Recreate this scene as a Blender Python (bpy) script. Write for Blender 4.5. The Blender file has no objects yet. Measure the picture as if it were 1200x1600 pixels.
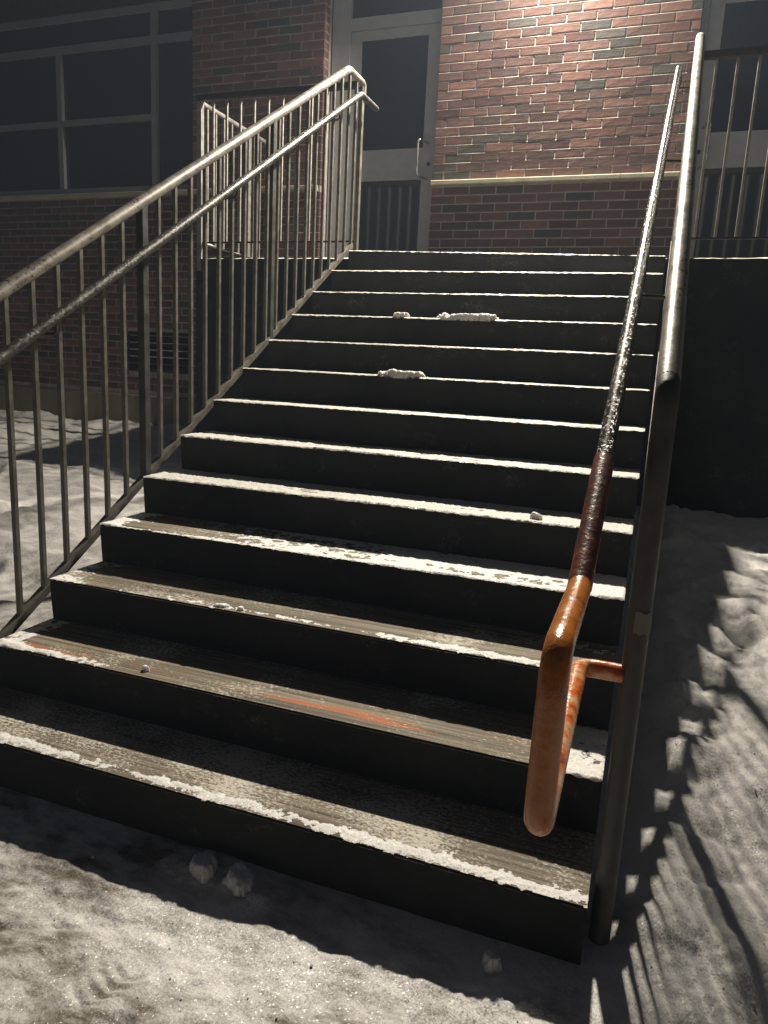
import bpy, bmesh, math, random
import numpy as np
from mathutils import Vector, Matrix

random.seed(7)
RNG = np.random.RandomState(11)
S = bpy.context.scene
COL = S.collection

# ------------------------------------------------------------------ camera, world, exposure
CAM = (2.1761, -5.1244, -0.7986)
YAW, PITCH, ROLL, FPX = 0.3378, -0.1981, 0.0508, 1134.6
f = Vector((-math.sin(YAW) * math.cos(PITCH), math.cos(YAW) * math.cos(PITCH), math.sin(PITCH)))
r0 = Vector((math.cos(YAW), math.sin(YAW), 0)); u0 = r0.cross(f)
r = r0 * math.cos(ROLL) + u0 * math.sin(ROLL)
u = -r0 * math.sin(ROLL) + u0 * math.cos(ROLL)
cam_d = bpy.data.cameras.new('camera'); cam = bpy.data.objects.new('camera', cam_d); COL.objects.link(cam)
cam.matrix_world = Matrix(((r.x, u.x, -f.x, CAM[0]), (r.y, u.y, -f.y, CAM[1]), (r.z, u.z, -f.z, CAM[2]), (0, 0, 0, 1)))
cam_d.sensor_fit = 'VERTICAL'; cam_d.sensor_height = 36.0; cam_d.lens = 36.0 * FPX / 1600.0
cam_d.clip_start = 0.02; cam_d.clip_end = 500
S.camera = cam

W_ = bpy.data.worlds.new('World'); S.world = W_; W_.use_nodes = True
bg = W_.node_tree.nodes['Background']
bg.inputs[0].default_value = (0.55, 0.62, 0.9, 1); bg.inputs[1].default_value = 0.018

LAMP = (1.15, 1.372, 2.92)
LAMP_W = 720.0
VEIL_DENSITY = 0.0055
LAMP_TILT = 64.0       # degrees the lamp face is turned outwards from straight down
LAMP_COL = (1.0, 0.905, 0.75)

S.view_settings.view_transform = 'Standard'; S.view_settings.look = 'None'
S.view_settings.exposure = 0.0; S.view_settings.gamma = 1.0
S.render.engine = 'CYCLES'
S.cycles.use_denoising = True
S.cycles.max_bounces = 6
S.cycles.sample_clamp_indirect = 4.0

# ------------------------------------------------------------------ scene constants (metres; landing z = 0)
RISE, RUN, SW = 0.17, 0.2933, 2.175
NSTEP = 13
YW = 1.525            # face of the brick walls
YD = 1.69             # face of the door frames
YS = 0.293            # front face of the landing slab
LEDGE = 0.841         # top of the stone ledge
BL, BH = 0.2391, 0.07332
XB = 0.2412


def ground_base(x, y):
    g = np.where(y > -3.8, -2.24 + 0.135 * (y + 3.8), -2.24 + 0.01 * (y + 3.8))
    return np.where(y > 1.5, -2.24 + 0.13 * 5.3, g)

# ------------------------------------------------------------------ helpers
def tag(o, label=None, cat=None, group=None, kind=None):
    if label: o['label'] = label
    if cat: o['category'] = cat
    if group: o['group'] = group
    if kind: o['kind'] = kind
    return o

def link(name, me, parent=None, mat=None, loc=None):
    o = bpy.data.objects.new(name, me); COL.objects.link(o)
    if mat is not None and me is not None and not me.materials: me.materials.append(mat)
    if loc is not None: o.location = loc
    if parent is not None: o.parent = parent
    return o

def thing(name, label, cat, group=None, loc=(0, 0, 0)):
    o = bpy.data.objects.new(name, None); COL.objects.link(o); o.location = loc
    o.empty_display_size = 0.2
    return tag(o, label, cat, group)

class MB:
    def __init__(s): s.bm = bmesh.new()
    def box(s, x0, x1, y0, y1, z0, z1, bev=0.0):
        if x0 > x1: x0, x1 = x1, x0
        if y0 > y1: y0, y1 = y1, y0
        if z0 > z1: z0, z1 = z1, z0
        m = Matrix.Translation(((x0 + x1) / 2, (y0 + y1) / 2, (z0 + z1) / 2)) @ Matrix.Diagonal((x1 - x0, y1 - y0, z1 - z0, 1))
        g = bmesh.ops.create_cube(s.bm, size=1.0, matrix=m)
        if bev > 0:
            ed = list({e for v in g['verts'] for e in v.link_edges})
            bmesh.ops.bevel(s.bm, geom=ed, offset=bev, segments=2, profile=0.6, affect='EDGES')
        return s
    def prism(s, prof, a0, a1, axis='x'):
        """profile of (y, z) points swept along x (or (x, z) along y)"""
        def P(p, a): return (a, p[0], p[1]) if axis == 'x' else (p[0], a, p[1])
        v0 = [s.bm.verts.new(P(p, a0)) for p in prof]; v1 = [s.bm.verts.new(P(p, a1)) for p in prof]
        n = len(prof)
        for i in range(n):
            s.bm.faces.new((v0[i], v0[(i + 1) % n], v1[(i + 1) % n], v1[i]))
        s.bm.faces.new(v0[::-1]); s.bm.faces.new(v1)
        bmesh.ops.recalc_face_normals(s.bm, faces=s.bm.faces[:])
        return s
    def tube(s, pts, rad, n=16, bend=0.0, closed_ends=True):
        P = [Vector(p) for p in pts]
        if bend > 0:       # round the corners
            Q = [P[0]]
            for i in range(1, len(P) - 1):
                a, b, c_ = P[i - 1], P[i], P[i + 1]
                d1 = (a - b); d2 = (c_ - b)
                k = min(bend, d1.length * .45, d2.length * .45)
                p1 = b + d1.normalized() * k; p2 = b + d2.normalized() * k
                for j in range(7):
                    t = j / 6
                    Q.append(p1 * (1 - t) ** 2 + b * 2 * t * (1 - t) + p2 * t * t)
            Q.append(P[-1]); P = Q
        Q = [P[0]]
        for a, b in zip(P, P[1:]):     # support rings keep the smooth normals straight along long runs
            L_ = (b - a).length
            if L_ > .12: Q += [a + (b - a) * (.012 / L_), a + (b - a) * (1 - .012 / L_)]
            Q.append(b)
        tt = [0.0]
        for a, b in zip(Q, Q[1:]): tt.append(tt[-1] + (b - a).length)
        tt = [q / tt[-1] for q in tt]; P = Q
        rings = []
        up = Vector((1, 0, 0)) if abs((P[1] - P[0]).normalized().x) < .9 else Vector((0, 0, 1))
        for i, p in enumerate(P):
            if i == 0: d = (P[1] - P[0]).normalized(); sc = 1
            elif i == len(P) - 1: d = (P[-1] - P[-2]).normalized(); sc = 1
            else:
                a = (P[i] - P[i - 1]).normalized(); b = (P[i + 1] - P[i]).normalized()
                d = (a + b).normalized()
            if abs(d.dot(up)) > .95: up = Vector((0, 0, 1)) if abs(d.z) < .9 else Vector((0, 1, 0))
            e1 = (up - d * up.dot(d)).normalized(); e2 = d.cross(e1); up = e1
            R_ = rad(tt[i]) if callable(rad) else rad
            rings.append([s.bm.verts.new(p + (e1 * math.cos(2 * math.pi * j / n) + e2 * math.sin(2 * math.pi * j / n)) * R_) for j in range(n)])
        for A, B in zip(rings, rings[1:]):
            for j in range(n):
                fc = s.bm.faces.new((A[j], A[(j + 1) % n], B[(j + 1) % n], B[j])); fc.smooth = True
        if closed_ends:
            for rg_, dd in ((rings[0][::-1], P[0] - P[1]), (rings[-1], P[-1] - P[-2])):
                dd = dd.normalized(); ce = sum((v.co for v in rg_), Vector()) / len(rg_); rr_ = (rg_[0].co - ce).length
                inner = [s.bm.verts.new(ce + (v.co - ce) * .72 + dd * rr_ * .3) for v in rg_]; base = [s.bm.verts.new(v.co) for v in rg_]
                for j in range(n):
                    fc = s.bm.faces.new((base[j], base[(j + 1) % n], inner[(j + 1) % n], inner[j])); fc.smooth = True
                fc = s.bm.faces.new(inner); fc.smooth = True
        return s
    def bar(s, a, b, wx, h):
        """flat bar from a to b in a plane of constant x (or y); wx = width across, h = height"""
        a, b = Vector(a), Vector(b); d = (b - a).normalized()
        side = Vector((1, 0, 0)) if abs(d.x) < .5 else Vector((0, 1, 0))
        n_ = d.cross(side).normalized()
        vs = []
        for p in (a, b):
            for sx, sh in ((-1, -1), (1, -1), (1, 1), (-1, 1)):
                vs.append(s.bm.verts.new(p + side * sx * wx / 2 + n_ * sh * h / 2))
        for q in ((0, 1, 2, 3), (7, 6, 5, 4), (0, 4, 5, 1), (1, 5, 6, 2), (2, 6, 7, 3), (3, 7, 4, 0)):
            s.bm.faces.new([vs[i] for i in q])
        bmesh.ops.recalc_face_normals(s.bm, faces=s.bm.faces[:])
        return s
    def mesh(s, name):
        me = bpy.data.meshes.new(name); s.bm.to_mesh(me); s.bm.free(); return me
    def build(s, name, mat, parent=None, loc=None):
        return link(name, s.mesh(name), parent, mat, loc)

def grid_mesh(name, X, Y, Z, keep=None, smooth=True):
    ny, nx = X.shape
    co = np.stack([X, Y, Z], -1).reshape(-1, 3)
    i = np.arange(ny * nx).reshape(ny, nx)
    q = np.stack([i[:-1, :-1], i[:-1, 1:], i[1:, 1:], i[1:, :-1]], -1).reshape(-1, 4)
    if keep is not None:
        q = q[keep.reshape(-1)]
        used = np.unique(q); remap = -np.ones(len(co), int); remap[used] = np.arange(len(used))
        co = co[used]; q = remap[q]
    me = bpy.data.meshes.new(name)
    me.vertices.add(len(co)); me.vertices.foreach_set('co', co.astype(np.float32).ravel())
    me.loops.add(q.size); me.loops.foreach_set('vertex_index', q.astype(np.int32).ravel())
    me.polygons.add(len(q)); me.polygons.foreach_set('loop_start', np.arange(0, q.size, 4, dtype=np.int32))
    me.polygons.foreach_set('use_smooth', np.full(len(q), smooth))
    me.update(calc_edges=True); me.validate()
    return me

_T = RNG.rand(256, 256)
def vn(x, y, seed=0):
    """value noise, 0..1"""
    x = x + seed * 17.31; y = y + seed * 5.77
    xi = np.floor(x).astype(int); yi = np.floor(y).astype(int)
    fx = x - xi; fy = y - yi
    fx = fx * fx * fx * (fx * (fx * 6 - 15) + 10); fy = fy * fy * fy * (fy * (fy * 6 - 15) + 10)
    a = _T[xi & 255, yi & 255]; b = _T[(xi + 1) & 255, yi & 255]
    c_ = _T[xi & 255, (yi + 1) & 255]; d = _T[(xi + 1) & 255, (yi + 1) & 255]
    return (a * (1 - fx) + b * fx) * (1 - fy) + (c_ * (1 - fx) + d * fx) * fy
def fbm(x, y, fr, oc=4, seed=0, gain=.5):
    s_ = 0; a = 1; t_ = 0
    for o in range(oc):
        s_ = s_ + a * (vn(x * fr, y * fr, seed + o * 3) - .5); t_ += a; a *= gain; fr *= 2.03
    return s_ / t_ * 2     # about -1..1

# ------------------------------------------------------------------ materials
class NT:
    def __init__(s, name, rough=.6, spec=.5, metal=0.0):
        s.m = bpy.data.materials.new(name); s.m.use_nodes = True
        s.t = s.m.node_tree; s.b = s.t.nodes['Principled BSDF']
        s.b.inputs['Roughness'].default_value = rough
        s.b.inputs['Specular IOR Level'].default_value = spec
        s.b.inputs['Metallic'].default_value = metal
        s.tc = s.n('ShaderNodeTexCoord')
    def n(s, t, **k):
        nd = s.t.nodes.new(t)
        for a, v in k.items(): setattr(nd, a, v)
        return nd
    def l(s, a, b): s.t.links.new(a, b)
    def mapped(s, scale, loc=(0, 0, 0)):
        mp = s.n('ShaderNodeMapping'); mp.inputs['Scale'].default_value = scale; mp.inputs['Location'].default_value = loc
        s.l(s.tc.outputs['Object'], mp.inputs[0]); return mp.outputs[0]
    def noise(s, vec, scale, detail=4, rough=.55, dist=0):
        nd = s.n('ShaderNodeTexNoise'); s.l(vec, nd.inputs['Vector'])
        nd.inputs['Scale'].default_value = scale; nd.inputs['Detail'].default_value = detail
        nd.inputs['Roughness'].default_value = rough; nd.inputs['Distortion'].default_value = dist
        return nd.outputs[0]
    def ramp(s, fac, stops):
        nd = s.n('ShaderNodeValToRGB'); s.l(fac, nd.inputs[0])
        e = nd.color_ramp.elements
        while len(e) < len(stops): e.new(.5)
        for el, (p, c_) in zip(e, stops):
            el.position = p; el.color = (*c_, 1) if len(c_) == 3 else c_
        return nd.outputs[0]
    def fr(s, fac, a, b):
        return s.ramp(fac, [(a, (0, 0, 0)), (b, (1, 1, 1))])
    def mix(s, fac, a, b, mode='MIX'):
        nd = s.n('ShaderNodeMix', data_type='RGBA', blend_type=mode)
        if isinstance(fac, (int, float)): nd.inputs[0].default_value = fac
        else: s.l(fac, nd.inputs[0])
        for sock, v in ((nd.inputs[6], a), (nd.inputs[7], b)):
            if isinstance(v, tuple): sock.default_value = (*v, 1)
            else: s.l(v, sock)
        return nd.outputs[2]
    def math(s, op, a, b=None):
        nd = s.n('ShaderNodeMath', operation=op)
        for i, v in enumerate((a, b)):
            if v is None: continue
            if isinstance(v, (int, float)): nd.inputs[i].default_value = v
            else: s.l(v, nd.inputs[i])
        return nd.outputs[0]
    def color(s, c_):
        if isinstance(c_, tuple): s.b.inputs['Base Color'].default_value = (*c_, 1)
        else: s.l(c_, s.b.inputs['Base Color'])
        return s
    def rough(s, v): s.l(v, s.b.inputs['Roughness']); return s
    def bump(s, h, dist, strength=1.0, prev=None):
        nd = s.n('ShaderNodeBump'); nd.inputs['Distance'].default_value = dist; nd.inputs['Strength'].default_value = strength
        s.l(h, nd.inputs['Height'])
        if prev is not None: s.l(prev, nd.inputs['Normal'])
        s.l(nd.outputs[0], s.b.inputs['Normal']); return nd.outputs[0]

def snow_mat(name, dirt=0.0, grain=1.0, base=(.80, .79, .77)):
    k = NT(name, .55, .45); o = k.tc.outputs['Object']
    n1 = k.noise(o, 5.0, 6, .6); n2 = k.noise(o, 140, 4, .65); n3 = k.noise(o, 30, 5, .6)
    c_ = k.mix(k.fr(n1, .35, .7), tuple(v * .9 for v in base), base)
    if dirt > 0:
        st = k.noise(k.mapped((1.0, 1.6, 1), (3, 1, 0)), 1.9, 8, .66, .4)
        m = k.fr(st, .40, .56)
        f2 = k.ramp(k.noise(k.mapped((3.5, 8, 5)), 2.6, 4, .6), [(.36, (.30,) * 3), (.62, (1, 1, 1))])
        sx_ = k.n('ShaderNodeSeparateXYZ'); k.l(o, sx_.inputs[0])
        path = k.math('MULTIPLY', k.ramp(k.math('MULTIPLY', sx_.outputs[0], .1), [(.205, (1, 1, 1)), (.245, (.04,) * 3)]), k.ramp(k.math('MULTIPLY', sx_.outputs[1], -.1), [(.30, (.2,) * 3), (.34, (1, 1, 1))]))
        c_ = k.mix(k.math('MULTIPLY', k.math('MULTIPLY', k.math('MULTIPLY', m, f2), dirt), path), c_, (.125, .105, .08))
    k.color(c_)
    g = k.bump(n3, .010 * grain, .5); g = k.bump(n2, .003 * grain, .35 if dirt > 0 else .6, g)
    # ice crystal glints
    v = k.n('ShaderNodeTexVoronoi'); k.l(o, v.inputs['Vector']); v.inputs['Scale'].default_value = 260
    sep = k.n('ShaderNodeSeparateColor'); k.l(v.outputs['Color'], sep.inputs[0])
    k.rough(k.ramp(sep.outputs[0], [(0, (.62,) * 3), (.90, (.62,) * 3), (.94, (.24,) * 3)]))
    cmb = k.n('ShaderNodeVectorMath', operation='SUBTRACT'); k.l(v.outputs['Color'], cmb.inputs[0]); cmb.inputs[1].default_value = (.5, .5, .5)
    sc = k.n('ShaderNodeVectorMath', operation='SCALE'); k.l(cmb.outputs[0], sc.inputs[0]); sc.inputs[3].default_value = .40
    ad = k.n('ShaderNodeVectorMath', operation='ADD'); k.l(g, ad.inputs[0]); k.l(sc.outputs[0], ad.inputs[1])
    nm = k.n('ShaderNodeVectorMath', operation='NORMALIZE'); k.l(ad.outputs[0], nm.inputs[0])
    k.l(nm.outputs[0], k.b.inputs['Normal'])
    return k.m

M = {}
M['ground_snow'] = snow_mat('ground_snow', .95, .8)
M['snow'] = snow_mat('snow', 0)
b_ = M['snow'].node_tree.nodes['Principled BSDF']; b_.inputs['Subsurface Weight'].default_value = .6; b_.inputs['Subsurface Radius'].default_value = (1, .95, .9); b_.inputs['Subsurface Scale'].default_value = .02
M['frost'] = snow_mat('frost', 0, .7, (.60, .59, .55))

def tread_mat(name, frost, paint=False, wood=1.0):
    """trowelled grey-brown concrete: lines run along the step, frost lies in them"""
    k = NT(name, .7, .35)
    s1 = k.noise(k.mapped((1.1, 70, 1)), 1.0, 5, .6); s2 = k.noise(k.mapped((4, 190, 1)), 1.0, 3, .6)
    line = k.math('ADD', k.math('MULTIPLY', s1, .7), k.math('MULTIPLY', s2, .3))
    c_ = k.ramp(line, [(.36, (.05, .042, .032)), (.48, (.15, .125, .09)), (.58, (.25, .21, .15)), (.7, (.34, .30, .22))])
    if paint:
        pm = k.noise(k.mapped((1.3, 22, 1), (.35, .1, 0)), 1.0, 4, .6)
        px = k.noise(k.mapped((1.6, .01, 1), (1.2, 0, 0)), 1.0, 2, .5)
        sx_ = k.n('ShaderNodeSeparateXYZ'); k.l(k.tc.outputs['Object'], sx_.inputs[0])
        lim = k.ramp(k.math('ADD', sx_.outputs[1], 3.2263), [(.03, (0, 0, 0)), (.045, (1, 1, 1)), (.115, (1, 1, 1)), (.15, (0, 0, 0))])
        m = k.math('MULTIPLY', k.math('MULTIPLY', k.fr(pm, .55, .62), k.fr(px, .36, .52)), lim)
        c_ = k.mix(k.math('MULTIPLY', m, .82), c_, (.55, .13, .025))
    fz = k.noise(k.mapped((1, 1.6, 1)), 75, 7, .78); fl = k.noise(k.tc.outputs['Object'], 3.2, 3, .5)
    fm = k.math('ADD', k.math('MULTIPLY', fz, .75), k.math('MULTIPLY', fl, .5))
    fmask = k.fr(fm, .72 - .2 * frost, .80 - .2 * frost)
    c_ = k.mix(k.math('MULTIPLY', fmask, .8), c_, (.72, .69, .6)); k.color(c_)
    g = k.bump(line, .004, .8); k.bump(fz, .004, .6, g)
    return k.m
M['tread'] = tread_mat('tread_frosted', .45)
M['tread_orange'] = tread_mat('tread_orange_paint', .26, True)
M['tread_brown'] = tread_mat('tread_brown', .22)

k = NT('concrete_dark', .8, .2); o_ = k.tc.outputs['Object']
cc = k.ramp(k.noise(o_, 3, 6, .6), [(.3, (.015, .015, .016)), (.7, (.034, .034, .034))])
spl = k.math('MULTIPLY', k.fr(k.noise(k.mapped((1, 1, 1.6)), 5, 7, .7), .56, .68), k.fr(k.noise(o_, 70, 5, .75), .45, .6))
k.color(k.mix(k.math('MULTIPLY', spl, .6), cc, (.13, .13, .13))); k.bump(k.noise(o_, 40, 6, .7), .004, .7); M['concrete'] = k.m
k = NT('concrete_footing', .9, .3); o_ = k.tc.outputs['Object']
k.color(k.ramp(k.noise(k.mapped((3, 3, .6)), 1.5, 6, .6), [(.3, (.17, .15, .10)), (.7, (.34, .31, .23))])); k.bump(k.noise(o_, 30, 6, .7), .005, .7); M['footing'] = k.m
k = NT('ledge_stone', .7, .3); o_ = k.tc.outputs['Object']
k.color(k.ramp(k.noise(o_, 8, 5, .6), [(.3, (.38, .35, .24)), (.7, (.55, .51, .38))])); k.bump(k.noise(o_, 60, 4, .6), .002, .6); M['ledge'] = k.m
k = NT('mortar', .95, .2); o_ = k.tc.outputs['Object']
k.color(k.ramp(k.noise(o_, 12, 5, .6), [(.3, (.34, .30, .26)), (.7, (.55, .50, .44))])); k.bump(k.noise(o_, 150, 4, .7), .003, .8); M['mortar'] = k.m

def brick_mat(name, c_):
    k = NT(name, .85, .25); o_ = k.tc.outputs['Object']
    oi = k.n('ShaderNodeObjectInfo')
    v = k.ramp(oi.outputs['Random'], [(0, (.80, .82, .85)), (1, (1.22, 1.12, 1.05))])
    n_ = k.noise(k.mapped((9, 9, 26)), 1.6, 6, .65)
    col = k.mix(k.fr(n_, .3, .72), tuple(x * .62 for x in c_), c_)
    k.color(k.mix(1.0, col, v, 'MULTIPLY'))
    g = k.bump(n_, .006, .6)
    k.bump(k.noise(k.mapped((220, 220, 60)), 1, 4, .7), .0025, .8, g)
    return k.m
BRICKS = [brick_mat('brick_red', (.185, .108, .092)), brick_mat('brick_orange_red', (.225, .132, .108)),
          brick_mat('brick_brown', (.150, .095, .08)), brick_mat('brick_grey', (.10, .095, .085)), brick_mat('brick_dark_red', (.145, .08, .072))]
BW = [.34, .22, .17, .13, .14]

def metal_mat(name, c_, metal, rough, speck=0.0, ice=0.0, grime=.5, low=None):
    k = NT(name, rough, .5, metal); o_ = k.tc.outputs['Object']
    n_ = k.noise(o_, 14, 6, .65)
    col = k.mix(k.fr(n_, .35, .75), tuple(x * grime for x in c_), c_)
    if speck > 0:
        sp = k.noise(o_, 75, 3, .6)
        big = k.noise(o_, 3, 2, .5)
        m = k.fr(k.math('ADD', k.math('MULTIPLY', sp, .8), k.math('MULTIPLY', big, .3)), .66 - .08 * speck, .69 - .08 * speck)
        col = k.mix(m, col, (.02, .018, .014))
    k.color(col)
    k.rough(k.ramp(n_, [(.3, (rough * .75,) * 3), (.7, (min(1, rough * 1.3),) * 3)]))
    g = k.bump(k.noise(o_, 120, 3, .6), .0012, .5)
    if ice > 0:
        dr = k.noise(o_, 90, 3, .7)
        drop = k.fr(dr, .56, .66)
        if low is not None:      # ice clings to the lower stretch only
            sx_ = k.n('ShaderNodeSeparateXYZ'); k.l(o_, sx_.inputs[0])
            drop = k.math('MULTIPLY', drop, k.ramp(k.math('MULTIPLY', sx_.outputs[1], .25), [(low * .25, (1, 1, 1)), (low * .25 + .2, (.06,) * 3)]))
        k.bump(drop, .004 * ice, .9, g)
    return k.m
M['rail_paint'] = metal_mat('rail_paint_beige', (.36, .33, .28), .15, .45, .12)
M['rail_paint_r'] = metal_mat('rail_paint_cream', (.50, .465, .39), .15, .40, .35)
M['baluster'] = metal_mat('baluster_paint', (.23, .215, .185), .3, .45, 0)
M['guard'] = metal_mat('guard_paint', (.48, .46, .42), .2, .45, 0)
M['guard_top'] = metal_mat('guard_top_brown', (.09, .07, .06), .3, .45, 0)
M['post'] = metal_mat('post_paint_shaded', (.10, .098, .092), .3, .5, 0)  # darker than the rail paint: shade of the unlit pipe put into the colour
M['hand_steel'] = metal_mat('handrail_galvanised', (.12, .118, .112), .6, .38, .35, .22)
M['hand_wet'] = metal_mat('handrail_icy_black', (.13, .13, .128), .8, .26, 1.0, 1.0, .5, .9)
M['alu'] = metal_mat('door_aluminium', (.56, .56, .57), .1, .5, 0, 0, .85)
M['alu_w'] = metal_mat('window_aluminium', (.30, .305, .32), .1, .5, 0, 0, .85)
M['chrome'] = metal_mat('pull_steel', (.72, .70, .66), .8, .3, 0)

k = NT('brown_tape', .32, .6); o_ = k.tc.outputs['Object']
a = k.noise(k.mapped((1, 1, 1)), 26, 5, .65)
c1 = k.ramp(a, [(.36, (.03, .014, .01)), (.5, (.16, .035, .018)), (.62, (.26, .06, .025))])
k.color(c1); k.bump(k.noise(o_, 60, 4, .6), .004, .6); M['tape_brown'] = k.m
for nm_, worn in (('orange_worn', 1), ('orange', 0)):
    k = NT('orange_paint_' + ('chipped' if worn else 'brown'), .3, .6); o_ = k.tc.outputs['Object']
    a = k.noise(k.mapped((1, 1, 1), (2, 0, .2)), 17 if worn else 13, 7, .68); b_ = k.noise(o_, 34, 5, .7)
    if worn:
        c1 = k.ramp(a, [(.36, (.34, .06, .01)), (.45, (.66, .14, .02)), (.52, (.70, .24, .07)), (.60, (.66, .48, .30))])
    else:
        c1 = k.ramp(a, [(.30, (.22, .060, .012)), (.43, (.44, .13, .020)), (.54, (.52, .17, .026)), (.70, (.46, .20, .05))])
    c1 = k.mix(k.math('MULTIPLY', k.fr(b_, .62, .68), .55), c1, (.16, .07, .03))
    k.color(c1); k.rough(k.ramp(b_, [(.3, (.12,) * 3), (.7, (.34,) * 3)])); k.bump(k.noise(o_, 60, 5, .65), .003, .6); M[nm_] = k.m

def glass_mat(name, c_, rough=.06):
    k = NT(name, rough, .9); o_ = k.tc.outputs['Object']
    k.color(c_)
    k.bump(k.noise(o_, 1.3, 2, .5), .01, .08)
    return k.m
M['glass'] = glass_mat('dark_glass', (.020, .022, .03))
M['black'] = NT('rubber_black', .6, .3).color((.02, .02, .02)).m
M['vent'] = metal_mat('vent_dark', (.018, .02, .03), .3, .5, 0)
M['inner'] = NT('building_core', .9, .2).color((.03, .03, .033)).m
k = NT('tape_patch', .7, .3); k.color((.20, .20, .165)); M['patch'] = k.m
k = NT('lamp_lens', .3, .5); k.b.inputs['Emission Color'].default_value = (*LAMP_COL, 1); k.b.inputs['Emission Strength'].default_value = 30; M['lens'] = k.m

# ------------------------------------------------------------------ ground: one sheet of snow
def spaced(*segs):
    out = [segs[0][0]]
    for a, b, d in segs:
        n_ = max(1, int(round((b - a) / d))); out += list(np.linspace(a, b, n_ + 1)[1:])
    return np.array(out)
xs = spaced((-25, -12, 4), (-12, -6, .5), (-6, -.6, .03), (-.6, .3, .016), (.3, 3.5, .0075), (3.5, 5, .05), (5, 25, 4))
ys = spaced((-25, -9, 4), (-9, -4.7, .25), (-4.7, -3.3, .0075), (-3.3, -.6, .014), (-.6, 1.6, .03), (1.6, 25, 4))
X, Y = np.meshgrid(xs, ys)
Z = ground_base(X, Y)
def sstep(a, b, v):
    t = np.clip((v - a) / (b - a), 0, 1); return t * t * (3 - 2 * t)
right = sstep(2.15, 2.45, X); left = sstep(.1, -.3, X); front = sstep(-3.4, -3.75, Y) * (1 - sstep(2.0, 2.4, X))
und = fbm(X, Y, 1.6, 3, 1); lump = fbm(X, Y, 5.5, 4, 4); cl = fbm(X, Y, 14, 4, 9); fine = fbm(X, Y, 45, 3, 14)
bil = np.abs(fbm(X, Y, 4.0, 3, 21))                 # creases between clods
Z = Z + right * ((.012 + .014 * sstep(-2.9, -2.2, Y)) * lump + .03 * und + .010 * cl + .0035 * fine - .013 * (1 - np.clip(bil * 5, 0, 1)))
Z = Z + left * (.045 * und + .05 * fbm(X, Y * 1.8, 2.4, 4, 31) + .012 * cl + .004 * fine)
Z = Z + front * (.012 * und + .006 * lump + .006 * fbm(X, Y * 1.7, 13, 4, 51, .5) + .0018 * fine)
# trodden prints on the right
for (px, py, a, d) in ((2.75, -2.9, .5, .06), (2.95, -2.2, -.3, .06), (2.62, -3.6, .2, .05), (3.1, -3.3, .9, .05), (2.7, -1.5, .2, .06), (-1.2, -2.2, .6, .06), (-1.9, -1.3, -.2, .06), (-.8, -1.5, .3, .05), (-2.8, -.7, .4, .05)):
    ca, sa = math.cos(a), math.sin(a)
    U = (X - px) * ca + (Y - py) * sa; V = -(X - px) * sa + (Y - py) * ca
    q = (U / .075) ** 2 + (V / .15) ** 2
    Z = Z - d * np.exp(-q * 1.2) + d * .35 * np.exp(-((np.sqrt(q) - 1.5) ** 2) * 6)
# pile pushed against the foot of the right-hand post and the stair side
Z = Z + .05 * np.exp(-((X - 2.42) / .12) ** 2) * sstep(-3.9, -3.2, Y) * (.6 + .4 * lump)
# crumbs kicked against the bottom riser
for (cx, cy, cr, ch) in ((1.20, -3.56, .11, .016), (1.06, -3.58, .07, .010), (1.36, -3.60, .06, .010), (2.0, -3.66, .09, .012), (2.12, -3.80, .10, .016), (1.7, -3.62, .10, .008)):
    mk = np.exp(-(((X - cx) / cr) ** 2 + ((Y - cy) / (cr * .7)) ** 2) * 1.5)
    Z = Z + ch * mk * (1 + 1.3 * fbm(X, Y, 30, 4, 71, .6))
# boot print with a lugged sole in the foreground
for i in range(4):
    cx, cy = 1.13 + .012 * i, -4.03 + .032 * i
    U = (X - cx) + (Y - cy) * .3; V = (Y - cy) - np.abs(X - cx) * .55
    Z = Z - .009 * np.exp(-(V / .006) ** 2) * np.exp(-(U / .05) ** 4)
# shallow ruts along the foreground
for (cx, cy, a, L) in ((.75, -3.95, .45, .35), (1.5, -4.0, .5, .25), (1.0, -4.2, .6, .3), (1.8, -3.95, .3, .2)):
    ca, sa = math.cos(a), math.sin(a)
    U = (X - cx) * ca + (Y - cy) * sa; V = -(X - cx) * sa + (Y - cy) * ca
    Z = Z - .006 * np.exp(-(V / .012) ** 2) * np.exp(-(U / L) ** 4)
g = link('snow_ground', grid_mesh('snow_ground', X, Y, Z), None, M['ground_snow'])
tag(g, 'trodden snow covering the ground around the stair', kind='structure')
def gz(x, y):
    j = min(max(np.searchsorted(xs, x), 1), len(xs) - 1); i = min(max(np.searchsorted(ys, y), 1), len(ys) - 1)
    return float(Z[i, j])

# ------------------------------------------------------------------ landing
land = thing('concrete_landing', 'raised concrete landing at the top of the stair, in front of both doors', 'landing')
MB().box(-1.50, 4.2, YS, 1.72, -2.2, 0.0, .006).build('slab', M['concrete'], land)

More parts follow.
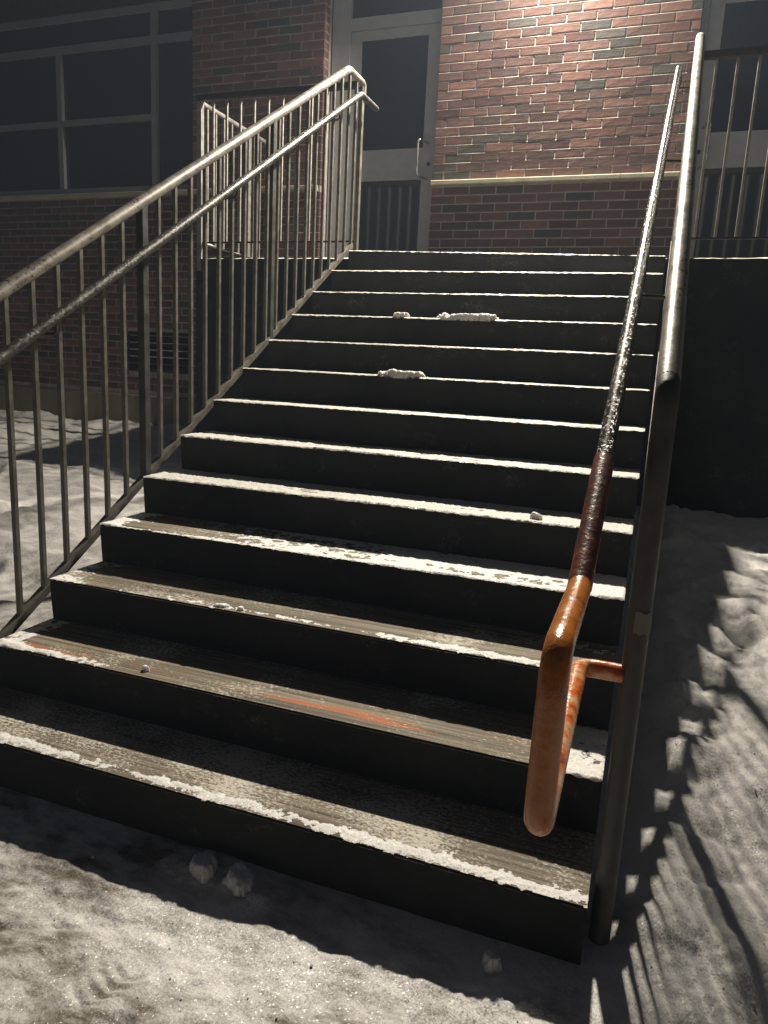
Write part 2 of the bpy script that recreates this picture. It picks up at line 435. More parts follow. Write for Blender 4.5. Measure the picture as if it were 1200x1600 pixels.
def snow_sheet(name, x0, x1, y0, y1, z, dx, dy, hfun, parent, mat, lip=True, seed=0, keep_thr=0.0):
    gx = np.linspace(x0, x1, max(2, int((x1 - x0) / dx) + 1)); gy = np.linspace(y0, y1, max(2, int((y1 - y0) / dy) + 1))
    A, B = np.meshgrid(gx, gy)
    h = hfun(A, B)
    k_ = (h[:-1, :-1] + h[1:, :-1] + h[:-1, 1:] + h[1:, 1:]) / 4 > keep_thr
    A = A + (np.random.RandomState(seed).rand(*A.shape) - .5) * dx * .5
    zz = z + np.maximum(h, .0006)
    if lip:
        B = B.copy(); zz = zz.copy()
        lp = np.clip(h[1] / .004, 0, 1)
        B[0] = y0 + .001 - (.001 + .004 * vn(A[0] * 60, A[0] * 0 + seed)) * lp; zz[0] = z - (.0015 + .0055 * vn(A[0] * 45, A[0] * 0 + seed + 4)) * lp + .0012
    if not k_.any(): return None
    o = link(name, grid_mesh(name, A, B, zz, k_), parent, mat)
    return tag(o, kind='stuff')
snow_sheet('snow_cover', -1.5, 4.2, YS - .002, 1.68, 0.001, .02, .03,
           lambda A, B: (.006 + .006 * fbm(A, B, 20, 3, 3) + .004 * fbm(A, B, 3, 2, 8)) * np.where(B < YS + .10 + .06 * fbm(A, B, 6, 3, 18), 1, -1), land, M['frost'], True, 3)

# ------------------------------------------------------------------ stair
stair = thing('concrete_staircase', 'wide flight of concrete steps dusted with snow, climbing to the landing', 'staircase')
def nose(k_): return -k_ * RUN, -k_ * RISE
for k_ in range(NSTEP):
    y0, z0 = nose(k_)
    dl, dr = {0: (.012, -.030), 1: (.004, -.004)}.get(k_, (0, 0))
    bm = MB()
    back = y0 + RUN + (.02 if k_ else -.0005)
    prof = [(y0, z0), (y0, z0 - .035), (y0 + .012, z0 - RISE - (.35 if k_ == 12 else 0.0)), (back, z0 - RISE - (.35 if k_ == 12 else 0)), (back, z0)]
    bm.prism(prof, 0.0, SW)
    for v in bm.bm.verts:
        if abs(v.co.z - z0) < 1e-4 or abs(v.co.z - z0 + .035) < 1e-4:
            v.co.z += dl if v.co.x < .1 else dr
    ed = [e for e in bm.bm.edges if all(abs(v.co.y - y0) < 1e-4 for v in e.verts) and abs(e.verts[0].co.z - e.verts[1].co.z) < .05]
    bmesh.ops.bevel(bm.bm, geom=ed, offset=.006, segments=2, affect='EDGES')
    # worn nosing: broken into short pieces and jogged a little
    bmesh.ops.bisect_plane  # (kept straight; wear comes from snow and bump)
    tm = M['tread_orange'] if k_ == 11 else (M['tread_brown'] if k_ in (9, 10) else M['tread'])
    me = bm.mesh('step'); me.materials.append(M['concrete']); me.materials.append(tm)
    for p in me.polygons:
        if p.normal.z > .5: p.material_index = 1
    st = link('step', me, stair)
    if k_ == 11: tag(st, 'step with long orange paint streaks on its tread')
    # snow lying on the tread
    def hfun(A, B, k_=k_, y0=y0):
        v = (B - y0) / RUN; uu = A / SW
        n1 = fbm(A, B, 34, 5, 40 + k_, .62); n2 = fbm(A * .35, B, 7, 3, 60 + k_); n3 = fbm(A, B, 95, 3, 80 + k_, .7) * 1.4
        if k_ <= 8:
            c = .55 + .5 * n2 + .55 * n1 + .2 * np.exp(-(v / .2) ** 2) - (.25 if k_ in (7, 8) else 0) * (uu > .3) * (v > .25)
            h = .010 * c + (.0028 if k_ > 6 else .0016) * n3
        elif k_ == 9:
            c = -.25 + .6 * sstep(.25, .5, uu) + .5 * np.exp(-(v / .12) ** 2) + .7 * n1 + .6 * n2 + .8 * sstep(.07, .02, uu) + .4 * sstep(.93, .97, uu)
            h = .007 * c + (.0028 if k_ > 6 else .0016) * n3
        elif k_ == 10:
            fr_ = np.exp(-((v - .1) / .10) ** 2)
            c = -.75 + .8 * sstep(.10, .02, uu) + fr_ * (.55 + .5 * n2 + .6 * sstep(.45, .7, uu)) + .75 * n1 + .3 * n2 + .5 * sstep(.90, .96, uu)
            h = .008 * c + (.0028 if k_ > 6 else .0016) * n3
        elif k_ == 11:
            fr_ = np.exp(-((v - .08) / .09) ** 2)
            c = -.85 + 1.0 * sstep(.09, .02, uu) + fr_ * (.9 * sstep(.32, .12, uu) + .35) + .65 * n1 + .25 * n2 + 1.25 * sstep(.90, .94, uu)
            h = .008 * c + (.0028 if k_ > 6 else .0016) * n3
        else:
            fr_ = np.exp(-((v - .10) / .10) ** 2)
            c = -.80 + fr_ * (1.35 - .35 * uu + .5 * n2) + .8 * n1 + .30 * n2
            h = .009 * c * (1 - .35 * uu) + .004 * fr_ * np.clip(1 - uu, .1, 1) * (.6 + .8 * n1) + (.0028 if k_ > 6 else .0016) * n3
        edge = np.minimum(sstep(0, .004, A), sstep(0, .004, SW - A))
        tilt = dl + (dr - dl) * A / SW
        return np.where(h > 0, h * edge * (.6 if k_ > 6 else .5), h)
    dx = .0042 if k_ >= 10 else (.006 if k_ >= 7 else .009)
    so = snow_sheet('snow_cover', 0.0, SW, y0, y0 + RUN + (.0 if k_ else -.005), z0, dx, dx * .9, hfun, st, M['frost'] if k_ < 9 else M['snow'], True, k_)
    if so and (dl or dr):
        co = np.empty(len(so.data.vertices) * 3, np.float32); so.data.vertices.foreach_get('co', co)
        co = co.reshape(-1, 3); co[:, 2] += dl + (dr - dl) * co[:, 0] / SW
        so.data.vertices.foreach_set('co', co.ravel()); so.data.update()

# ------------------------------------------------------------------ railings of the stair
SL = .598
def ztop(y): return 1.217 + SL * y
def zhand(y): return 1.051 + SL * y
def zbot(y): return -.022 + SL * y

def railing(side):
    x = -.05 if side == 'l' else 2.212
    xh = .05 if side == 'l' else 2.093
    t = thing('stair_railing', 'left stair railing with beige top rail, square balusters and a steel handrail inside' if side == 'l'
              else 'right stair railing whose handrail loops down in worn orange paint at its foot', 'railing', 'railings along the stair', (x, -3.42, -2.17))
    off = Vector((-x, 3.42, 2.17))
    def put(mb, name, mat, parent=t, o_=None):
        bmesh.ops.translate(mb.bm, verts=mb.bm.verts[:], vec=off)
        return mb.build(name, mat, parent)
    ylow = -3.42
    tp = M['rail_paint'] if side == 'l' else M['rail_paint_r']
    xt = 2.222 if side == 'r' else x
    put(MB().tube([(x, ylow + .047, ztop(ylow + .047)), (xt, .0, 1.217), (xt, .27, 1.217), (xt, .27, 1.10)], .026, 18, .03), 'top_rail', tp)
    put(MB().bar((x, ylow, zbot(ylow)), (x, .16, zbot(.16)), .034, .030), 'bottom_rail', M['baluster'])
    # posts
    for py in (ylow, -2.26, -1.07, .255):
        zb = (gz(x, py) - .12) if py == ylow else (zbot(py) - .02 if py < .2 else .001)
        zt = ztop(min(py, 0)) - .012
        w = .054 if py == ylow else .036
        if py > .2: w = .030
        if py == ylow:
            p = put(MB().tube([(x, py, zb), (x, py, ztop(py)), (x, py + .05, ztop(py + .05))], .0256, 20, .045), 'post', M['post']); tag(p, 'round post at the foot of the railing, its unlit shade put into the dark colour')
        else:
            p = put(MB().box(x - w / 2, x + w / 2, py - .02, py + .02, zb, zt, .003), 'post', M['post'] if py < .2 else M['baluster'])
        if side == 'r' and py == ylow:
            q = MB(); arc = [(x + .0275 * math.sin(a_), py - .0275 * math.cos(a_)) for a_ in np.linspace(-.35, 1.7, 10)]
            lo_ = [q.bm.verts.new((*a_, -1.368 + .003 * math.sin(i_ * 2.1))) for i_, a_ in enumerate(arc)]; hi_ = [q.bm.verts.new((*a_, -1.316 + .003 * math.sin(i_ * 1.3))) for i_, a_ in enumerate(arc)]
            for i_ in range(9): q.bm.faces.new((lo_[i_], lo_[i_ + 1], hi_[i_ + 1], hi_[i_])).smooth = True
            put(q, 'tape_patch', M['patch'], p); 
    # balusters
    y = ylow + .128; me = None; i = 0
    step = .1275
    posts = (-2.26, -1.07)
    while y < .20:
        if not any(abs(y - p) < .05 for p in posts):
            zb = zbot(y) + .008; L = ztop(y) - .014 - zb
            if y > 0: L = 1.217 - .014 - zb
            if me is None or y > 0:
                m = MB().box(-.0095, .0095, -.0095, .0095, 0, L, .0015); me_ = m.mesh('baluster'); me_.materials.append(M['baluster'])
                if me is None and y <= 0: me = me_
            use = me if (me is not None and y <= 0) else me_
            o = link('baluster', use, t); o.location = Vector((x, y, zb)) + off
        y += step
    # handrail
    if side == 'l':
        h = put(MB().tube([(xh, -3.60, zhand(-3.60)), (xh, 0.0, 1.051), (xh, .305, 1.051)], .021, 18, .03), 'handrail', M['hand_steel'])
        tag(h, 'galvanised steel handrail with beads of ice')
    else:
        xf = 2.122
        def xh_(y): return 2.093 + (xf - 2.093) * (y + 3.75) / 3.75
        def seg(a, b, n_=10): return [(xh_(y_), y_, zhand(y_)) for y_ in np.linspace(a, b, n_)]
        h = put(MB().tube(seg(-3.44, 0.0, 12) + [(xf, .05, 1.07), (xf, .30, 1.07)], .0205, 18), 'handrail', M['hand_wet'])
        tag(h, 'steel handrail, shiny at the top and black with ice lower down')
        s1 = put(MB().tube(seg(-3.75, -3.40, 8), lambda q: .0232 + .0008 * math.sin(q * 23), 20), 'tape_wrap', M['tape_brown'], h)
        tag(s1, 'dark red brown wrapped length of handrail')
        zl = zhand(-3.75)
        s2 = put(MB().tube([(2.0945, -3.71, zhand(-3.71)), (2.093, -3.75, zl), (2.093, -4.115, zl + .004), (2.093, -4.135, -1.462), (2.0925, -4.02, -1.466)],
                           lambda q: .0222, 22, .055), 'handrail_loop', M['orange'], h)
        tag(s2, 'handrail end dropping straight down in brown orange paint')
        s3 = put(MB().tube([(2.0925, -4.021, -1.466), (2.090, -3.42, -1.478), (x - .02, -3.42, -1.478)], lambda q: .0221, 22, .055), 'return_bar', M['orange_worn'], h)
        tag(s3, 'lower bar running back to the post in chipped orange and cream paint')
    for py in ((-2.9, -1.62, -.35) if side == 'l' else (-2.55, -1.35, -.18)):
        hx = xh if side == 'l' else 2.093 + .029 * (py + 3.75) / 3.75
        put(MB().tube([(hx, py, zhand(py) - .018), (hx, py, zhand(py) - .06), (x + (.01 if side == 'l' else -.01), py, zhand(py) - .065)], .0065, 8, .02), 'bracket', M['hand_steel'], h)
    return t
railing('l'); railing('r')

# ------------------------------------------------------------------ guard railings of the landing
def guard(label, x0, x1, side_x=None, xb0=None):
    t = thing('guard_railing', label, 'railing', 'guard railings of the landing', (x0, .31, 0))
    off = Vector((-x0, -.31, 0)); yy = .312
    def put(mb, name, mat, parent=t):
        bmesh.ops.translate(mb.bm, verts=mb.bm.verts[:], vec=off); return mb.build(name, mat, parent)
    put(MB().box(x0 - .02, x1, yy - .022, yy + .022, 1.205, 1.25, .004), 'top_rail', M['guard_top'])
    put(MB().box(x0, x1, yy - .008, yy + .008, .122, .134), 'bottom_rail', M['guard_top'])
    m = MB().box(-.0085, .0085, -.0085, .0085, .134, 1.204, .0015).mesh('baluster'); m.materials.append(M['guard'])
    x = xb0
    while x < x1 - .03:
        o = link('baluster', m, t); o.location = Vector((x, yy, 0)) + off; x += .1238
    if side_x is not None:
        sx = side_x
        put(MB().tube([(sx, yy + .03, 1.195), (sx, 1.50, 1.195)], .021, 14), 'side_rail', M['guard'])
        put(MB().box(sx - .025, sx + .025, yy + .022, 1.50, .112, .124), 'side_bottom_rail', M['guard_top'])
        gx = np.linspace(sx - .024, sx + .024, 8); gy = np.linspace(yy, 1.45, 150); A, B = np.meshgrid(gx, gy)
        hh = .126 + np.clip(.012 + .012 * fbm(B, A, 14, 3, 5) + .014 * fbm(B, A, 4, 2, 6), .001, .05) * np.clip(1 - ((A - sx) / .025) ** 2, 0, 1)
        o = link('snow_ridge', grid_mesh('snow_ridge', A + off.x, B + off.y, hh), t, M['snow']); tag(o, kind='stuff')
        y = yy + .10
        while y < 1.45:
            if abs(y - 1.06) > .05:
                o = link('baluster', m, t); o.location = Vector((sx, y, 0)) + off
            y += .1238
        put(MB().box(sx - .022, sx + .022, 1.04, 1.085, .001, 1.18, .003), 'post', M['guard'])
        put(MB().box(sx - .022, sx + .022, yy - .021, yy + .021, -.10, 1.204, .003), 'post', M['guard'])
    else:
        put(MB().box(x1 - .045, x1, yy - .021, yy + .021, .001, 1.204, .003), 'post', M['guard'])
    return t
guard('guard railing on the left end of the landing, turning back to the brick pier', -1.47, -.09, -1.468, -1.3457)
guard('guard railing on the landing in front of the right-hand door', 2.265, 4.15, None, 2.3389)

# ------------------------------------------------------------------ brick walls
def brick_mesh(w, h, d, seed):
    """one brick, front face at y = 0 looking to -y, slightly uneven with worn arrises"""
    rg = random.Random(seed); j = lambda a: (rg.random() - .5) * a
    b = .0025
    bm = bmesh.new(); V = []
    for (x_, z_) in ((0, 0), (w, 0), (w, h), (0, h)):
        V.append(bm.verts.new((x_, d, z_)))
    for (x_, z_) in ((0, 0), (w, 0), (w, h), (0, h)):
        V.append(bm.verts.new((x_ + j(.0015), b * 1.4, z_ + j(.0015))))
    fr_ = []
    for (x_, z_) in ((b, b), (w / 2, b), (w - b, b), (w - b, h - b), (w / 2, h - b), (b, h - b)):
        fr_.append(bm.verts.new((x_ + j(.001), j(.0022), z_ + j(.001))))
    q = V[4:]
    F = [(V[0], V[1], q[1], q[0]), (V[1], V[2], q[2], q[1]), (V[2], V[3], q[3], q[2]), (V[3], V[0], q[0], q[3]),
         (q[0], q[1], fr_[2], fr_[1], fr_[0]), (q[1], q[2], fr_[3], fr_[2]), (q[2], q[3], fr_[5], fr_[4], fr_[3]), (q[3], q[0], fr_[0], fr_[5]),
         (fr_[0], fr_[1], fr_[4], fr_[5]), (fr_[1], fr_[2], fr_[3], fr_[4])]
    for f_ in F: bm.faces.new(f_)
    bmesh.ops.recalc_face_normals(bm, faces=bm.faces[:])
    me = bpy.data.meshes.new('brick'); bm.to_mesh(me); bm.free(); return me

JT = .0098
FULL = {}
for v_ in range(5):
    for mi in range(5):
        me = brick_mesh(BL - JT, BH - JT, .10, v_ * 31 + 5); me.materials.append(BRICKS[mi]); FULL[(v_, mi)] = me

def rows():
    """(z0, phase) of every course"""
    out = []
    for i in range(1, 31): out.append((LEDGE + (i - 1) * BH + JT * .5, 0 if i % 2 else .5))
    lo = LEDGE - .052
    for i in range(1, 40): out.append((lo - i * BH + JT * .5, 0 if i % 2 else .5))
    return out
ROWS = rows()

def brick_panel(name, label, x0, x1, zmin, zmax, holes=(), order=None, end_right=False, lim=295):
    t = thing(name, label, 'wall', None, (x0, YW, zmin)); off = Vector((-x0, -YW, -zmin))
    # mortar bed: backing sheet a little behind the bricks, each bed joint struck to shed water
    mb = MB(); lists = []
    for (z0, ph) in ROWS:
        if z0 < zmin - .01 or z0 + BH > zmax + .04: continue
        k0 = math.floor((x0 - XB) / BL) - 2
        while True:
            a = XB + (k0 + ph) * BL + JT * .5; b_ = a + BL - JT; k0 += 1
            if a > x1: break
            a2, b2 = max(a, x0), min(b_, x1)
            if b2 - a2 < .022: continue
            if any(hx0 < b2 - .003 and hx1 > a2 + .003 and hz0 < z0 + BH - .02 and hz1 > z0 + .02 for hx0, hx1, hz0, hz1 in holes):
                # trim against the hole
                done = False
                for hx0, hx1, hz0, hz1 in holes:
                    if a2 < hx0 - .025 and b2 > hx0: b2 = hx0 - .004; done = True
                    elif b2 > hx1 + .025 and a2 < hx1: a2 = hx1 + .004; done = True
                if not done: continue
            lists.append((a2, b2, z0, abs(b2 - a2 - (BL - JT)) < .002))
    cen = (order or (.9, 1.4))
    lists.sort(key=lambda q: (abs(q[0] - cen[0]) * .6 + abs(q[2] - cen[1])))
    rest = MB()
    for i, (a2, b2, z0, full) in enumerate(lists):
        mi = random.choices(range(5), BW)[0]; v_ = random.randrange(5)
        dy = random.uniform(-.0014, .0012)
        if i < lim:
            if full: me = FULL[(v_, mi)]
            else: me = brick_mesh(b2 - a2, BH - JT, .10, i); me.materials.append(BRICKS[mi])
            o = link('brick', me, t); o.location = Vector((a2, YW + dy, z0)) + off
            o.rotation_euler = (random.gauss(0, .014), 0, max(-.006, min(.006, random.gauss(0, .003))))
        else:
            rest.box(a2 - x0, b2 - x0, dy, .1, z0 - zmin, z0 - zmin + BH - JT)
    if len(lists) > lim:
        o = rest.build('brick', BRICKS[2], t); tag(o, 'remaining bricks at the edges of the wall', kind='stuff')
    solid = [(x0 + .001, x1 - .0015)]
    m = MB()
    if holes:
        hx0, hx1, hz0, hz1 = holes[0]
        m.box(x0 + .001, hx0, YW + .0043, YW + .15, zmin, zmax); m.box(hx1, x1 - .001, YW + .0043, YW + .15, zmin, zmax)
        m.box(hx0, hx1, YW + .0043, YW + .15, zmin, hz0); m.box(hx0, hx1, YW + .0043, YW + .15, hz1, zmax)
    else:
        m.box(x0 + .001, x1 - .0015, YW + .0043, YW + .15, zmin, zmax)
    for (z0, ph) in ROWS:
        if z0 < zmin - .01 or z0 > zmax: continue
        zb = z0 - JT
        m.prism([(YW + .007, zb - .0015), (YW + .0012, zb - .0008), (YW + .007, z0 - .0005), (YW + .02, z0 - .0005), (YW + .02, zb - .0015)], x0 + .001, x1 - .0015)
    bmesh.ops.translate(m.bm, verts=m.bm.verts[:], vec=off)
    o = m.build('mortar', M['mortar'], t); tag(o, kind='stuff')
    return t, off

def ledge(t, off, x0, x1, joints):
    xs_ = [x0] + [j_ for j_ in joints if x0 + .05 < j_ < x1 - .05] + [x1]
    for a, b_ in zip(xs_, xs_[1:]):
        m = MB().prism([(YW + .03, LEDGE - .052), (YW - .050, LEDGE - .048), (YW - .056, LEDGE - .040), (YW - .056, LEDGE - .012), (YW - .050, LEDGE - .006), (YW + .03, LEDGE + .006)], a + .002, b_ - .002)
        bmesh.ops.translate(m.bm, verts=m.bm.verts[:], vec=off); m.build('ledge_stone', M['ledge'], t)

ZT = 3.05
holes = ((-3.195, -2.385, -.986, -.564),)
t, off = brick_panel('brick_wall', 'red brick wall between the two doors, brightly lit from above', .139, 2.226, 0.004, ZT, order=(1.1, 1.35))
ledge(t, off, .139, 2.226, (.40, .95, 1.75))
t, off = brick_panel('brick_pier', 'brick pier between the big window and the left door', -2.372, -.962, -1.24, ZT, order=(-1.7, 1.0))
ledge(t, off, -2.372, -.985, (-2.1, -1.5))
t, off = brick_panel('brick_wall', 'dim low brick wall under the big window, with a louvred vent at its right end', -6.2, -2.374, -1.24, LEDGE - .052, holes=(( -3.195, -2.385, -.986, -.564),), order=(-3.4, -.3))
ledge(t, off, -6.2, -2.374, (-5.6, -5.0, -4.35, -3.55, -2.75))
m = MB().box(-6.2, -1.50, YW - .03, YW + .15, -2.1, -1.243, .006)
bmesh.ops.translate(m.bm, verts=m.bm.verts[:], vec=off); m.build('footing', M['footing'], t)

# dark core of the building behind walls and openings
core = MB().box(-6.3, 7.0, 1.86, 3.2, -2.1, 4.2).box(.139, 2.226, 1.676, 1.859, 0.0, 4.2).box(-2.372, -.965, 1.676, 1.859, -1.2, 4.2)
core.box(-6.3, -2.3725, 1.676, 1.859, -2.0, .78).box(-6.3, 7.0, 1.3, 1.6, 3.6, 4.2)
tag(core.build('building_core', M['inner']), 'dark body of the brick building behind its walls', kind='structure')

# vent
v = thing('wall_vent', 'dark louvred vent set low in the brick wall under the window', 'vent', None, (-2.79, YW, -.775))
m = MB()
for a in ((-.402, .402, .196, .208), (-.402, .402, -.208, -.196), (-.402, -.388, -.196, .196), (.388, .402, -.196, .196)):
    m.box(a[0], a[1], -.004, .05, a[2], a[3])
m.build('frame', M['vent'], v)
MB().box(-.388, .388, .07, .08, -.196, .196).build('back_panel', M['black'], v)
for i in range(6):
    z_ = -.163 + i * .065
    MB().prism([(0.0, z_ - .024), (.004, z_ - .028), (.045, z_ + .02), (.041, z_ + .024)], -.386, .386).build('slat', M['vent'], v)

# ------------------------------------------------------------------ big window on the left
w = thing('office_window', 'large dark office window with grey metal mullions, left of the brick pier', 'window', None, (-4.0, 1.60, LEDGE))
wy = 1.60
def wput(mb, name, mat, parent=w):
    bmesh.ops.translate(mb.bm, verts=mb.bm.verts[:], vec=(4.0, -wy, -LEDGE)); return mb.build(name, mat, parent)
MBX = []
zt_, zb_ = 2.53, .885
xm1, xm2, xr = -4.05, -2.85, -2.376
wput(MB().box(-6.2, xr, wy - .04, wy + .04, zb_ - .04, zb_ + .02).box(-6.2, xr, wy - .04, wy + .04, zt_, zt_ + .06), 'frame', M['alu_w'])
fl = wput(MB().box(-6.2, xr, YW + .01, wy + .15, zt_ + .061, 4.2), 'head_panel', M['guard_top']); tag(fl, 'brown panel above the window')
wput(MB().box(-6.2, xr, wy - .045, wy + .03, 2.235, 2.30), 'mullion', M['alu_w'])
wput(MB().box(xm2 - .03, xm2 + .03, wy - .047, wy + .03, zb_ + .02, 2.2345), 'mullion', M['alu_w'])
wput(MB().box(xm2 - .03, xm2 + .03, wy - .047, wy + .03, 2.3005, zt_), 'mullion', M['alu_w'])
wput(MB().box(xm1 - .03, xm1 + .03, wy - .043, wy + .03, zb_ + .02, 2.2345), 'mullion', M['alu_w'])
wput(MB().box(-6.2, xm2 - .031, wy - .046, wy + .03, 1.535, 1.585), 'mullion', M['alu_w'])
wput(MB().box(-5.28, -5.22, wy - .043, wy + .03, zb_ + .02, 2.2345), 'mullion', M['alu_w'])
for (a, b_) in ((-6.2, -5.28), (-5.22, xm1 - .03), (xm1 + .03, xm2 - .03)):
    for (c0, c1) in ((zb_ + .02, 1.535), (1.585, 2.235)):
        wput(MB().box(a, b_, wy, wy + .008, c0, c1), 'pane', M['glass'])
wput(MB().box(-6.2, xm2 - .03, wy, wy + .008, 2.30, zt_), 'pane', M['glass'])
wput(MB().box(xm2 + .03, xr, wy, wy + .008, 2.30, zt_), 'pane', M['glass'])
wput(MB().box(xm2 + .03, xr, wy, wy + .008, zb_ + .02, 2.235), 'pane', M['glass'])

# ------------------------------------------------------------------ doors
def door(label, x0, x1, mirror):
    """leaf between x0 and x1 inside the frame; pull handle on the left or right stile"""
    t = thing('glass_door', label, 'door', 'grey metal doors onto the landing', ((x0 + x1) / 2, YD, 0)); ox = (x0 + x1) / 2
    def put(mb, name, mat, parent=t):
        bmesh.ops.translate(mb.bm, verts=mb.bm.verts[:], vec=(-ox, -YD, 0)); return mb.build(name, mat, parent)
    fw = .062
    a, b_ = (.16, fw) if not mirror else (fw, .16)      # the hinge side has the wide jamb
    L, R_ = x0 + (.185 if not mirror else .055), x1 - (.055 if not mirror else .185)
    fr_ = MB().box(x0, L - .004, YD - .004, YD + .10, 0.002, 3.3).box(R_ + .004, x1, YD - .004, YD + .10, 0.002, 3.3)
    fr_.box(L - .0035, R_ + .0035, YD - .003, YD + .10, 2.20, 2.30).box(L - .0035, R_ + .0035, YD - .003, YD + .1, 3.24, 3.3)
    put(fr_, 'frame', M['alu'])
    put(MB().box(L, R_, YD + .03, YD + .038, 2.30, 3.24), 'transom_pane', M['glass'])
    st = .105; sl, sr = L, R_
    leaf = MB().box(sl, sl + st, YD + .01, YD + .055, .01, 2.192, .002).box(sr - st, sr, YD + .01, YD + .055, .01, 2.192, .002)
    leaf.box(sl + st, sr - st, YD + .012, YD + .053, 2.115, 2.192).box(sl + st, sr - st, YD + .012, YD + .053, .905, 1.175).box(sl + st, sr - st, YD + .012, YD + .053, .01, .20)
    lf = put(leaf, 'leaf', M['alu'])
    put(MB().box(sl + st, sr - st, YD + .03, YD + .037, 1.175, 2.115), 'pane', M['glass'], lf)
    put(MB().box(sl + st, sr - st, YD + .03, YD + .037, .20, .905), 'pane', M['glass'], lf)
    hx = (sr - .105) if not mirror else (sl + .105); sx = sr - .055 if not mirror else sl + .055
    # offset pull: two arms from the stile, bar out over the glass
    arm = [(sx, YD + .01, 1.215), (sx, YD - .085, 1.215), (hx, YD - .135, 1.205), (hx, YD - .135, .905), (sx, YD - .085, .895), (sx, YD + .01, .895)]
    arm = [(sx, YD + .01, 1.21), (hx + (sx - hx) * .3, YD - .12, 1.21), (hx, YD - .135, 1.19), (hx, YD - .135, .92), (hx + (sx - hx) * .3, YD - .12, .90), (sx, YD + .01, .90)]
    put(MB().tube(arm, .0095, 12, .02), 'pull_handle', M['chrome'], lf)
    put(MB().tube([(sx + (.012 if not mirror else -.012), YD + .012, 1.03), (sx + (.012 if not mirror else -.012), YD - .002, 1.03)], .017, 16), 'lock_cylinder', M['black'], lf)
    return t
door('left glass door in a grey metal frame, between the pier and the lit brick wall', -.958, .135, False)
door('right glass door in a grey metal frame, behind the right guard railing', 2.230, 3.32, True)
MB_ = MB().box(3.325, 7.0, YW + .01, 1.85, 0.0, 3.6)
tag(MB_.build('side_wall', M['inner']), 'plain dark wall to the right of the right door', 'wall')

# ------------------------------------------------------------------ wall lamp (just above the picture)
lm = thing('wall_lamp', 'wall mounted lamp above the lit brick between the doors', 'lamp', None, LAMP)
MB().box(-.15, .15, -.10, .15, .035, .17, .01).build('housing', M['guard_top'], lm)
MB().prism([(-.06, .034), (-.02, .015), (.06, .03), (.06, .034)], -.10, .10).build('lens', M['lens'], lm)
ld = bpy.data.lights.new('lamp_light', 'AREA'); ld.energy = LAMP_W; ld.color = LAMP_COL
ld.shape = 'RECTANGLE'; ld.size = .22; ld.size_y = .10
lo = bpy.data.objects.new('lamp_light', ld); COL.objects.link(lo); lo.parent = lm; lo.location = (0, -.062, -.012)
lo.rotation_euler = (math.radians(-LAMP_TILT), 0, 0)

# ------------------------------------------------------------------ lumps of snow
def chunk_mesh(sx, sy, sz, seed, blobs=5, ragged=.5):
    """crusty lump standing on its tread or on the ground: steep broken sides, uneven flattish top"""
    d_ = max(.0014, min(sx, sy) / 26)
    gx = np.arange(-sx * .75, sx * .75, d_); gy = np.arange(-sy * .8, sy * .8, d_); A, B = np.meshgrid(gx, gy)
    fr_ = 1.6 / min(sx, sy)
    rr = np.sqrt((A / (sx * .5)) ** 2 + (B / (sy * .5)) ** 2)
    rr = rr + ragged * fbm(A, B, fr_ * (.8 if ragged < .8 else 1.3), 4, seed) + .2 * fbm(A, B, fr_ * 3, 3, seed + 9)
    m = np.clip((1.0 - rr) * 2.6, 0, 1) ** .55
    cells = vn(np.floor(A * fr_ * 1.3 + seed) , np.floor(B * fr_ * 1.3), seed)
    h = sz * m * (.72 + .30 * fbm(A, B, fr_ * .6, 3, seed + 5) + .22 * cells + .07 * fbm(A, B, fr_ * 5, 3, seed + 2))
    k_ = (m[:-1, :-1] + m[1:, 1:] + m[1:, :-1] + m[:-1, 1:]) > 0
    return grid_mesh('snow_lump', A, B, np.where(m > 0, np.maximum(h, .001), -.012), k_)
def lump_at(x, y, z, sx, sy, sz, seed, label, rz=0, blobs=5, ragged=.5):
    o = link('snow_lump', chunk_mesh(sx, sy, sz, seed, blobs, ragged), None, M['snow'], (x, y, z)); o.rotation_euler = (0, 0, rz)
    return tag(o, label, 'snow lump', 'lumps of loose snow')
def st_z(k_): return -k_ * RISE
def fy(k_, d): return -k_ * RUN + d
lump_at(.735, fy(3, .03), st_z(3) + .004, .11, .05, .034, 3, 'small pair of snow lumps on the fourth step down, left of the long one', .05, 3)
lump_at(1.12, fy(3, .03), st_z(3) + .004, .34, .07, .038, 5, 'long flat-topped slab of snow on the edge of the fourth step down', .0, 8)
lump_at(.95, fy(5, .03), st_z(5) + .004, .24, .06, .036, 8, 'rough heap of snow on the edge of the sixth step down', .05, 6)
lump_at(1.81, fy(8, .05), st_z(8) + .004, .045, .03, .030, 12, 'small ball of snow near the right end of the ninth step', .3, 2)
lump_at(.78, fy(10, .03), st_z(10) + .002, .06, .022, .010, 14, 'flat chip of snow on the eleventh step', .4, 3)
lump_at(.86, fy(10, .03), st_z(10) + .002, .025, .018, .014, 15, 'curled crumb of snow beside the flat chip on the eleventh step', .1, 2)
lump_at(.65, fy(11, .05), st_z(11) + .002, .026, .022, .018, 17, 'single crumb of snow beside the orange streaks', .1, 2)
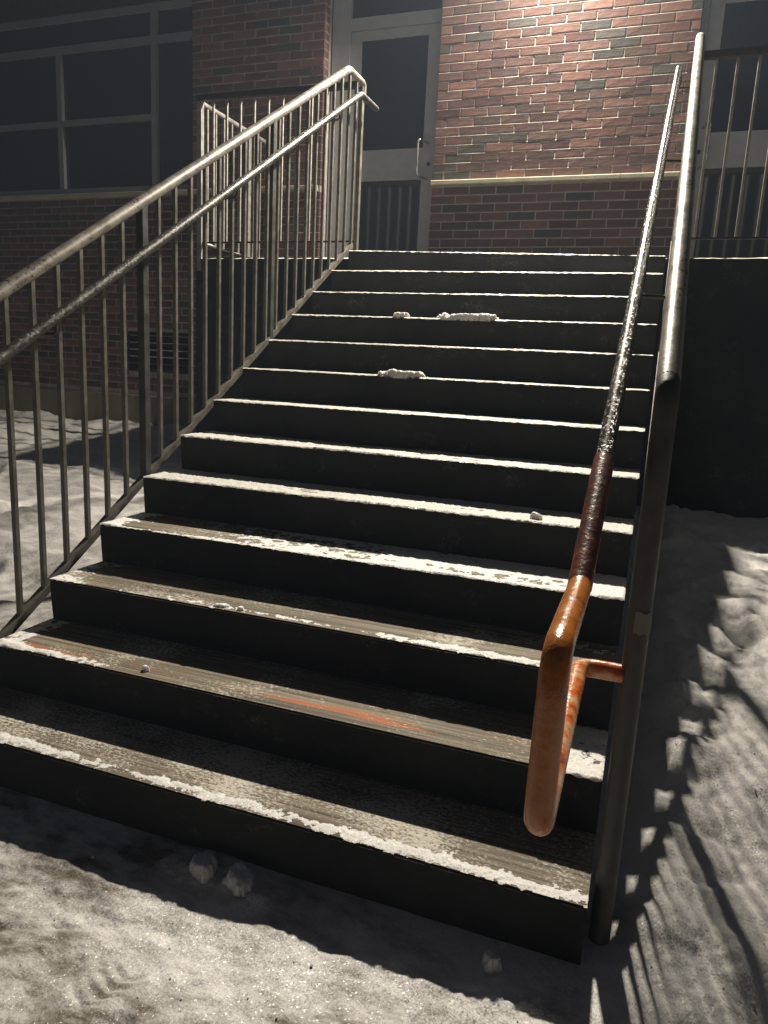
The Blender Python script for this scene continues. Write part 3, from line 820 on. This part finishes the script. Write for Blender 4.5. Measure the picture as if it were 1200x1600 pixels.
for (x, y, sx, sy, sz, sd, lb) in ((1.15, -3.575, .085, .07, .032, 21, 'grey clod of snow in the shadow below the bottom step, left of a bigger one'),
                                   (1.265, -3.58, .11, .085, .036, 25, 'larger grey clod of snow in the shadow below the bottom step'),
                                   (1.975, -3.60, .045, .04, .045, 23, 'pointed clod of snow under the foot of the orange handrail'),
                                   (2.10, -3.745, .07, .05, .035, 24, 'broken clod of snow at the edge of the shadow, lower right')):
    lump_at(x, y, gz(x, y) - .004, sx, sy, sz, sd, lb, sd * .1, 4, .6)
# scattered crumbs that nobody could count
bm = bmesh.new(); rg = random.Random(5)
for i in range(200):
    if i < 60: x, y = rg.uniform(.4, 2.2), rg.uniform(-4.3, -3.56); z = gz(x, y)
    else: x, y = rg.uniform(2.3, 3.1), rg.uniform(-3.9, -1.6); z = gz(x, y)
    s_ = rg.choice((.002, .003, .003, .004)) * rg.uniform(.6, 1.2)
    g_ = bmesh.ops.create_icosphere(bm, subdivisions=1, radius=s_)
    for v in g_['verts']: v.co = v.co * rg.uniform(.7, 1.2) + Vector((x, y, z + s_ * .4))
me = bpy.data.meshes.new('snow_crumbs'); bm.to_mesh(me); bm.free()
tag(link('snow_crumbs', me, None, M['snow']), 'fine crumbs of snow scattered over the trodden ground', 'snow', kind='stuff')

# ------------------------------------------------------------------ added volume imitating the veil of lens glare near the lamp
hm = bpy.data.materials.new('lens_glare_veil'); hm.use_nodes = True; nt = hm.node_tree
for n_ in list(nt.nodes):
    if n_.type != 'OUTPUT_MATERIAL': nt.nodes.remove(n_)
pv = nt.nodes.new('ShaderNodeVolumePrincipled'); pv.inputs['Color'].default_value = (.62, .76, 1.0, 1); pv.inputs['Density'].default_value = VEIL_DENSITY
nt.links.new(pv.outputs[0], [n_ for n_ in nt.nodes if n_.type == 'OUTPUT_MATERIAL'][0].inputs['Volume'])
hb = MB().box(-26, 26, -26, 26, -3.6, 4.6).build('glare_veil', hm); tag(hb, 'added thin volume around the stair, imitating lens glare', kind='stuff')
